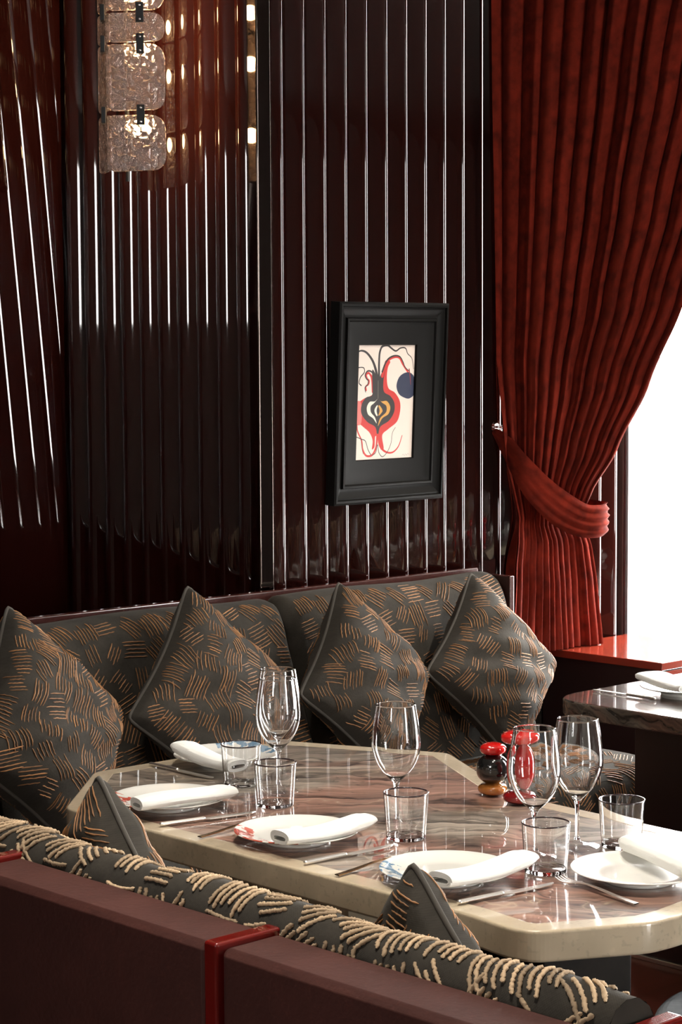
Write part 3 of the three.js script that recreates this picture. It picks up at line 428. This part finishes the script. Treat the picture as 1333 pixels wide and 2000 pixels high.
// ---------------------------------------------------------------- curtain
{
  const base = [4.9, 0, -4.2];
  const t = thing('velvet_curtain', 'rust-red velvet curtain gathered by a tieback at the window', 'curtain', base);
  const B = [[3.3, 5.05, -3.2], [2.726, 5.046, -3.45], [2.406, 5.05, -3.55], [2.05, 5.075, -3.7], [1.766, 5.081, -3.82], [1.518, 5.078, -3.95], [1.312, 5.048, -4.05], [1.18, 5.025, -4.13], [1.087, 5.02, -4.175], [1.018, 5.115, -4.22], [0.868, 5.174, -4.25], [0.672, 5.22, -4.268]];
  const A = [[3.3, 4.765, -4.29], [1.6, 4.765, -4.29], [1.3, 4.80, -4.285], [1.1, 4.85, -4.275], [0.95, 4.82, -4.28], [0.672, 4.80, -4.285]];
  const at = (T, y) => { if (y >= T[0][0]) return T[0]; for (let i = 1; i < T.length; i++) if (y >= T[i][0]) { const k = (y - T[i][0]) / (T[i - 1][0] - T[i][0]), q = k * k * (3 - 2 * k) * 0.35 + k * 0.65; return [y, lerp(T[i][1], T[i - 1][1], q), lerp(T[i][2], T[i - 1][2], q)]; } return T[T.length - 1]; };
  const N = 13, r = rng(400), jit = Array.from({ length: N + 2 }, () => [0.75 + r() * 0.5, (r() - 0.5) * 0.5]);
  const pos = (s, y) => {
    const a = at(A, y), b = at(B, y), dx = b[1] - a[1], dz = b[2] - a[2], L = Math.hypot(dx, dz), nx = -dz / L, nz = dx / L;      // towards the room
    const f = s * N, i = Math.floor(f), ph = f - i, J = jit[Math.min(i, N)], pitchLen = L / N, amp = Math.min(0.048, 0.014 + pitchLen * 0.42) * J[0] * lerp(0.65, 1, smooth(0.0, 0.12, Math.abs(y - 1.1)));
    const w = Math.cos(ph * Math.PI * 2), q = Math.sign(w) * Math.pow(Math.abs(w), 0.7), shear = 0.30 * pitchLen * Math.sin(ph * Math.PI * 2 + 0.4) * (1 + J[1]);
    const d = amp * q + 0.006 * Math.sin(y * 3 + i), x = a[1] + dx * s + dx / L * shear, z = a[2] + dz * s + dz / L * shear;
    return V3(x - nx * d * -1, y, z - nz * d * -1);
  };
  const th = 0.0025, sheet = (sg) => grid(300, 110, (u, v) => { const uu = sg > 0 ? u : 1 - u, y = lerp(0.673, 3.285, v), p = pos(uu, y), e = 1e-3, q = pos(Math.min(1, uu + e), y).sub(pos(Math.max(0, uu - e), y)), n = V3(-q.z, 0, q.x).normalize().multiplyScalar(-sg); return { x: p.x + n.x * th - base[0], y: p.y, z: p.z + n.z * th - base[2], u: uu * 5.5, v: y * 2.2 }; });
  obj('drape', merge([sheet(1), sheet(-1)]), M.velvet, t);
  // tieback band: from the hook on the wall, down across the folds and round the edge
  const c = [[4.800, 1.372, -4.325, 0.012], [4.795, 1.335, -4.275, 0.030], [4.80, 1.265, -4.215, 0.038], [4.835, 1.19, -4.165, 0.048], [4.89, 1.13, -4.12, 0.054], [4.945, 1.098, -4.085, 0.052], [5.0, 1.095, -4.065, 0.05], [5.045, 1.105, -4.08, 0.045], [5.06, 1.11, -4.12, 0.042], [5.045, 1.12, -4.17, 0.04], [4.99, 1.15, -4.215, 0.04], [4.90, 1.25, -4.27, 0.035], [4.82, 1.36, -4.325, 0.012]];
  const cc = new THREE.CatmullRomCurve3(c.map(([x, y, z]) => V3(x - base[0], y, z - base[2]))), wc = new THREE.CatmullRomCurve3(c.map((q) => V3(q[3], 0, 0)));
  const band = (off, flip) => grid(90, 14, (u, v0) => { const v = flip ? 1 - v0 : v0, p = cc.getPoint(u), tg = cc.getTangent(u), w = wc.getPoint(u).x, up = V3(0, 1, 0).addScaledVector(tg, -tg.y).normalize(), n = tg.clone().cross(up).normalize(), k = v * 2 - 1, pl = 0.0045 * Math.sin(k * 13 + u * 14 + 2 * Math.sin(u * 9)) * smooth(0.15, 0.5, u) + 0.006 * (1 - k * k); p.addScaledVector(up, k * w).addScaledVector(n, pl * 1 + off); return { x: p.x, y: p.y, z: p.z, u: u * 2.5, v: v * 0.3 }; });
  const bandGeo = merge([band(0.0025, false), band(-0.0025, true)]);
  obj('tieback', bandGeo, M.velvet, t);
  // hook on the wall
  const h = thing('curtain_hook', 'small polished metal curtain hook on the ribbed wall', 'hook', [4.815, 1.385, ZB + RB]);
  obj('rosette', new THREE.CylinderGeometry(0.012, 0.014, 0.01, 24).rotateX(Math.PI / 2).translate(0, 0, 0.005), M.chrome, h);
  obj('hook_arm', tube([V3(0, 0, 0.008), V3(-0.004, 0.002, 0.03), V3(-0.002, 0.008, 0.048), V3(0.012, 0.014, 0.052), V3(0.02, 0.004, 0.046)], 0.0042, 40, 10), M.chrome, h);
  obj('ring', new THREE.TorusGeometry(0.016, 0.0026, 10, 32).rotateY(0.9).translate(-0.004, -0.014, 0.034), M.chrome, h);
  obj('knob', new THREE.SphereGeometry(0.0075, 20, 14).translate(0.02, 0.003, 0.045), M.chrome, h);
}

// ---------------------------------------------------------------- framed picture
{
  const W = 0.452, Hh = 0.585, t = thing('framed_picture', 'black stepped picture frame holding an abstract red and black print', 'picture', [4.31, 1.474, ZB + RB + 0.018]);
  const rot = new THREE.Matrix4().makeRotationX(0.05);
  const iw = 0.236 / 2, ih = 0.334 / 2, m = Math.min(W / 2 - iw, Hh / 2 - ih);
  // moulding profile: t from outer edge (0) to sight edge (1), height above the wall
  const prof = [[0, 0], [0, 0.036], [0.05, 0.040], [0.1, 0.040], [0.12, 0.033], [0.16, 0.034], [0.2, 0.030], [0.3, 0.024], [0.36, 0.022], [0.38, 0.030], [0.43, 0.031], [0.46, 0.025], [0.6, 0.020], [0.8, 0.015], [0.98, 0.012], [1, 0.008], [1, 0.002]];
  const P = [], I = [], cx = [[-1, -1], [1, -1], [1, 1], [-1, 1]]; void m;
  for (let s = 0; s < 4; s++) { const b = P.length / 3; for (const [k, z] of prof) for (const e of [0, 1]) { const c = cx[(s + e) % 4], hx = lerp(W / 2, iw, k), hy = lerp(Hh / 2, ih, k); P.push(c[0] * hx, c[1] * hy, z); } for (let i = 0; i < prof.length - 1; i++) { const a = b + i * 2; I.push(a, a + 1, a + 3, a, a + 3, a + 2); } }
  const g = new THREE.BufferGeometry(); g.setAttribute('position', new THREE.Float32BufferAttribute(P, 3)); g.setIndex(I);
  const fr = toCreasedNormals(g.toNonIndexed(), 0.5); fr.setAttribute('uv', new THREE.BufferAttribute(new Float32Array(fr.attributes.position.count * 2), 2));
  obj('frame', merge([fr, box(W - 0.004, Hh - 0.004, 0.002, 0, 0, 0.001)]).applyMatrix4(rot), M.frameBlack, t);
  // the print
  const cw = 520, ch = 736, cv = document.createElement('canvas'); cv.width = cw; cv.height = ch; const g2 = cv.getContext('2d');
  const X = (x, y) => { const k = (y - 475) / 1045; return (x - lerp(378, 346, k)) / (lerp(886, 852, k) - lerp(378, 346, k)) * cw; }, Y = (x, y) => (y - lerp(475, 478, (x - 378) / 500)) / (1045 - (x - 346) / 500 * 18) * ch;
  const pts = (a) => a.map(([x, y]) => [X(x, y), Y(x, y)]);
  const curve = (a) => new THREE.CatmullRomCurve3(pts(a).map(([x, y]) => V3(x, y, 0)), false, 'centripetal').getPoints(a.length * 12);
  const fill = (a, col) => { const q = new THREE.CatmullRomCurve3(pts(a).map(([x, y]) => V3(x, y, 0)), true, 'centripetal').getPoints(a.length * 10); g2.fillStyle = col; g2.beginPath(); q.forEach((p, i) => i ? g2.lineTo(p.x, p.y) : g2.moveTo(p.x, p.y)); g2.closePath(); g2.fill(); };
  const line = (a, col, w0, w1 = w0) => { const q = curve(a); g2.strokeStyle = col; g2.lineCap = 'round'; for (let i = 1; i < q.length; i++) { g2.lineWidth = lerp(w0, w1, i / q.length); g2.beginPath(); g2.moveTo(q[i - 1].x, q[i - 1].y); g2.lineTo(q[i].x, q[i].y); g2.stroke(); } };
  const paper = '#d6c7bb', ink = '#1d1513', red = '#b8211a', rose = '#cf6a62';
  g2.fillStyle = paper; g2.fillRect(0, 0, cw, ch);
  fill([[470, 720], [495, 760], [500, 850], [505, 920], [430, 960], [375, 1010], [365, 1080], [372, 1160], [420, 1210], [480, 1270], [505, 1340], [500, 1420], [520, 1400], [530, 1300], [560, 1310], [575, 1420], [600, 1420], [590, 1290], [640, 1240], [720, 1170], [747, 1080], [745, 990], [700, 910], [645, 870], [630, 780], [640, 680], [660, 630], [620, 620], [600, 700], [560, 900], [520, 900], [505, 760]], red);
  fill([[365, 990], [400, 985], [402, 1190], [366, 1190]], rose);
  line([[505, 900], [500, 800], [490, 755], [470, 730], [452, 745], [458, 780], [475, 800], [470, 830], [448, 850], [450, 885]], red, 14, 10); line([[520, 750], [490, 715], [460, 715], [442, 750], [452, 780], [468, 800], [462, 835], [440, 860], [445, 900]], ink, 11, 6);
  fill([[505, 700], [530, 740], [550, 900], [552, 960], [560, 900], [565, 800], [580, 740], [615, 690], [600, 800], [605, 900], [660, 940], [695, 1000], [695, 1080], [650, 1160], [570, 1220], [552, 1290], [545, 1290], [530, 1220], [460, 1170], [408, 1090], [412, 1010], [450, 950], [500, 930], [505, 850]], ink);
  line([[550, 960], [548, 800], [530, 690], [500, 610], [450, 545], [410, 530], [378, 540]], ink, 26, 8);
  line([[560, 940], [562, 800], [562, 640], [570, 540], [590, 495], [640, 485], [670, 510], [710, 535], [750, 510], [795, 512], [815, 560], [850, 600], [868, 700]], ink, 20, 3);
  line([[590, 760], [610, 680], [640, 620], [690, 590], [740, 595], [770, 650], [800, 700], [840, 760]], red, 22, 11); line([[590, 720], [620, 640], [650, 600], [700, 578], [745, 588], [775, 640], [790, 680], [830, 720]], ink, 14, 5);
  fill([[550, 962], [525, 985], [480, 990], [455, 1040], [465, 1100], [510, 1140], [540, 1185], [525, 1130], [490, 1080], [490, 1030], [520, 1000]], '#d8d0c0'); fill([[556, 962], [580, 985], [630, 985], [660, 1040], [645, 1100], [590, 1140], [552, 1210], [570, 1140], [625, 1080], [625, 1030], [590, 1000]], '#c08a3a');
  fill([[548, 1020], [522, 1060], [525, 1090], [545, 1120]], '#d8d0c0'); fill([[560, 1020], [592, 1070], [580, 1095], [556, 1115]], '#c08a3a'); fill([[552, 1030], [566, 1070], [552, 1112], [540, 1070]], ink);
  fill([[800, 730], [850, 740], [878, 790], [876, 920], [830, 965], [780, 955], [735, 920], [715, 850], [740, 770]], '#16203c'); line([[828, 700], [838, 780], [842, 840]], '#7a1a22', 9, 4);
  line([[376, 680], [430, 685], [435, 720], [400, 770], [390, 820], [408, 842]], ink, 6, 7); line([[553, 960], [554, 800]], '#9a8c7e', 2);
  line([[545, 1290], [535, 1400], [500, 1470], [450, 1475], [420, 1420], [410, 1340], [375, 1250], [370, 1190]], red, 16, 8); line([[405, 1330], [415, 1420], [425, 1460]], ink, 3); line([[356, 1300], [410, 1325], [440, 1340], [465, 1420], [490, 1470]], ink, 5);
  line([[555, 1290], [570, 1390], [620, 1445], [680, 1450], [730, 1400], [765, 1300]], red, 18, 5); line([[545, 1380], [530, 1450], [500, 1475]], ink, 5, 4); line([[550, 1380], [560, 1450], [590, 1488], [630, 1450], [665, 1370], [680, 1270], [705, 1225]], ink, 5, 3);
  line([[765, 1480], [775, 1470], [785, 1482], [795, 1468], [805, 1480], [815, 1465], [828, 1474]], '#9a938a', 2);
  const tx = new THREE.CanvasTexture(cv); tx.colorSpace = THREE.SRGBColorSpace;
  obj('print', box(iw * 2 + 0.004, ih * 2 + 0.004, 0.002, 0, 0, 0.004).applyMatrix4(rot), std({ map: tx, roughness: 0.6, clearcoat: 0.6, clearcoatRoughness: 0.05 }), t);
}

// ---------------------------------------------------------------- glass pendant lamp
{
  const px = 3.615, pz = -4.62, yaw = -0.72, t = thing('pendant_lamp', 'tall hanging lamp of textured glass slabs with glowing bulbs', 'lamp', [px, 0, pz], yaw);
  const ripple = tex(512, 512, (u, v) => 0.45 * nf(u, v, 16, 16, 3) + 0.55 * Math.abs(nf2(u, v, 16, 16, 2) - 0.5) * 2);
  const slabMat = std({ color: rgb(0.95, 0.84, 0.82), roughness: 0.12, transmission: 0.88, thickness: 0.012, ior: 1.5, bumpMap: ripple, bumpScale: 0.02 });
  const bulbMat = new THREE.MeshStandardMaterial({ color: 0x000000, emissive: rgb(1, 0.62, 0.28), emissiveIntensity: 70 });
  const slab = (w, h, r, seed) => { const s = new THREE.Shape(), x0 = -w / 2, y0 = -h / 2, k = Math.min(r, h * 0.48); s.moveTo(x0 + 0.012, y0); s.lineTo(x0 + w - k, y0 + 0.004); s.quadraticCurveTo(x0 + w, y0, x0 + w, y0 + k); s.lineTo(x0 + w, y0 + h - k); s.quadraticCurveTo(x0 + w, y0 + h, x0 + w - k, y0 + h); s.lineTo(x0 + 0.012, y0 + h - 0.002); s.quadraticCurveTo(x0, y0 + h, x0, y0 + h - 0.012); s.lineTo(x0, y0 + 0.012); s.quadraticCurveTo(x0, y0, x0 + 0.012, y0);
    const g = new THREE.ExtrudeGeometry(s, { depth: 0.010, bevelEnabled: true, bevelThickness: 0.003, bevelSize: 0.003, bevelSegments: 3, curveSegments: 10 }); void seed; return boxUV(g, 3.2); };
  const rows = [[2.201, 0.15, 2.252], [2.381, 0.178, 2.458], [2.517, 0.076, 0], [2.650, 0.17, 2.605], [2.832, 0.17, 2.79], [3.01, 0.16, 2.97]];   // slab centre, slab height, bulb height
  obj('rod', new THREE.CylinderGeometry(0.006, 0.006, 1.2, 14).translate(-0.01, 2.7, -0.012), M.black, t);
  obj('ceiling_cap', new THREE.CylinderGeometry(0.05, 0.055, 0.03, 32).translate(-0.01, H - 0.015, -0.012), M.black, t);
  for (const [y, h, lit] of rows) {
    const f = obj('glass_slab', slab(0.148, h, 0.045).translate(0.022, y, 0.03), slabMat, t); void f;
    obj('glass_slab', slab(0.07, h, 0.012).rotateY(-1.2).translate(-0.066, y, -0.005), slabMat, t);
    const c = obj('clamp', merge([rspan(0.02, 0.042, y + h / 2 - 0.026, y + h / 2 + 0.03, 0.046, 0.051, 0.0015), rspan(-0.078, -0.066, y + h / 2 - 0.02, y + h / 2 + 0.024, 0.0, 0.045, 0.0015), span(-0.07, 0.03, y + h / 2 + 0.000, y + h / 2 + 0.004, 0.0, 0.004)]), M.black, t);
    for (const dy of [-0.017, 0.021]) obj('screw', new THREE.SphereGeometry(0.0034, 14, 10).scale(1, 1, 0.5).translate(0.031, y + h / 2 + dy, 0.0515), M.chrome, c);
    if (lit) { const by = lit; obj('bulb', new THREE.SphereGeometry(0.022, 20, 16).scale(1.25, 1, 1).translate(0.03, by, 0.006), bulbMat, t);
      const l = new THREE.PointLight(rgb(1, 0.62, 0.3), 0.07, 0, 2); l.position.set(0.03, by, 0.006); l.castShadow = true; t.add(l); }
  }
}
shade(scene);
renderer.render(scene, camera);
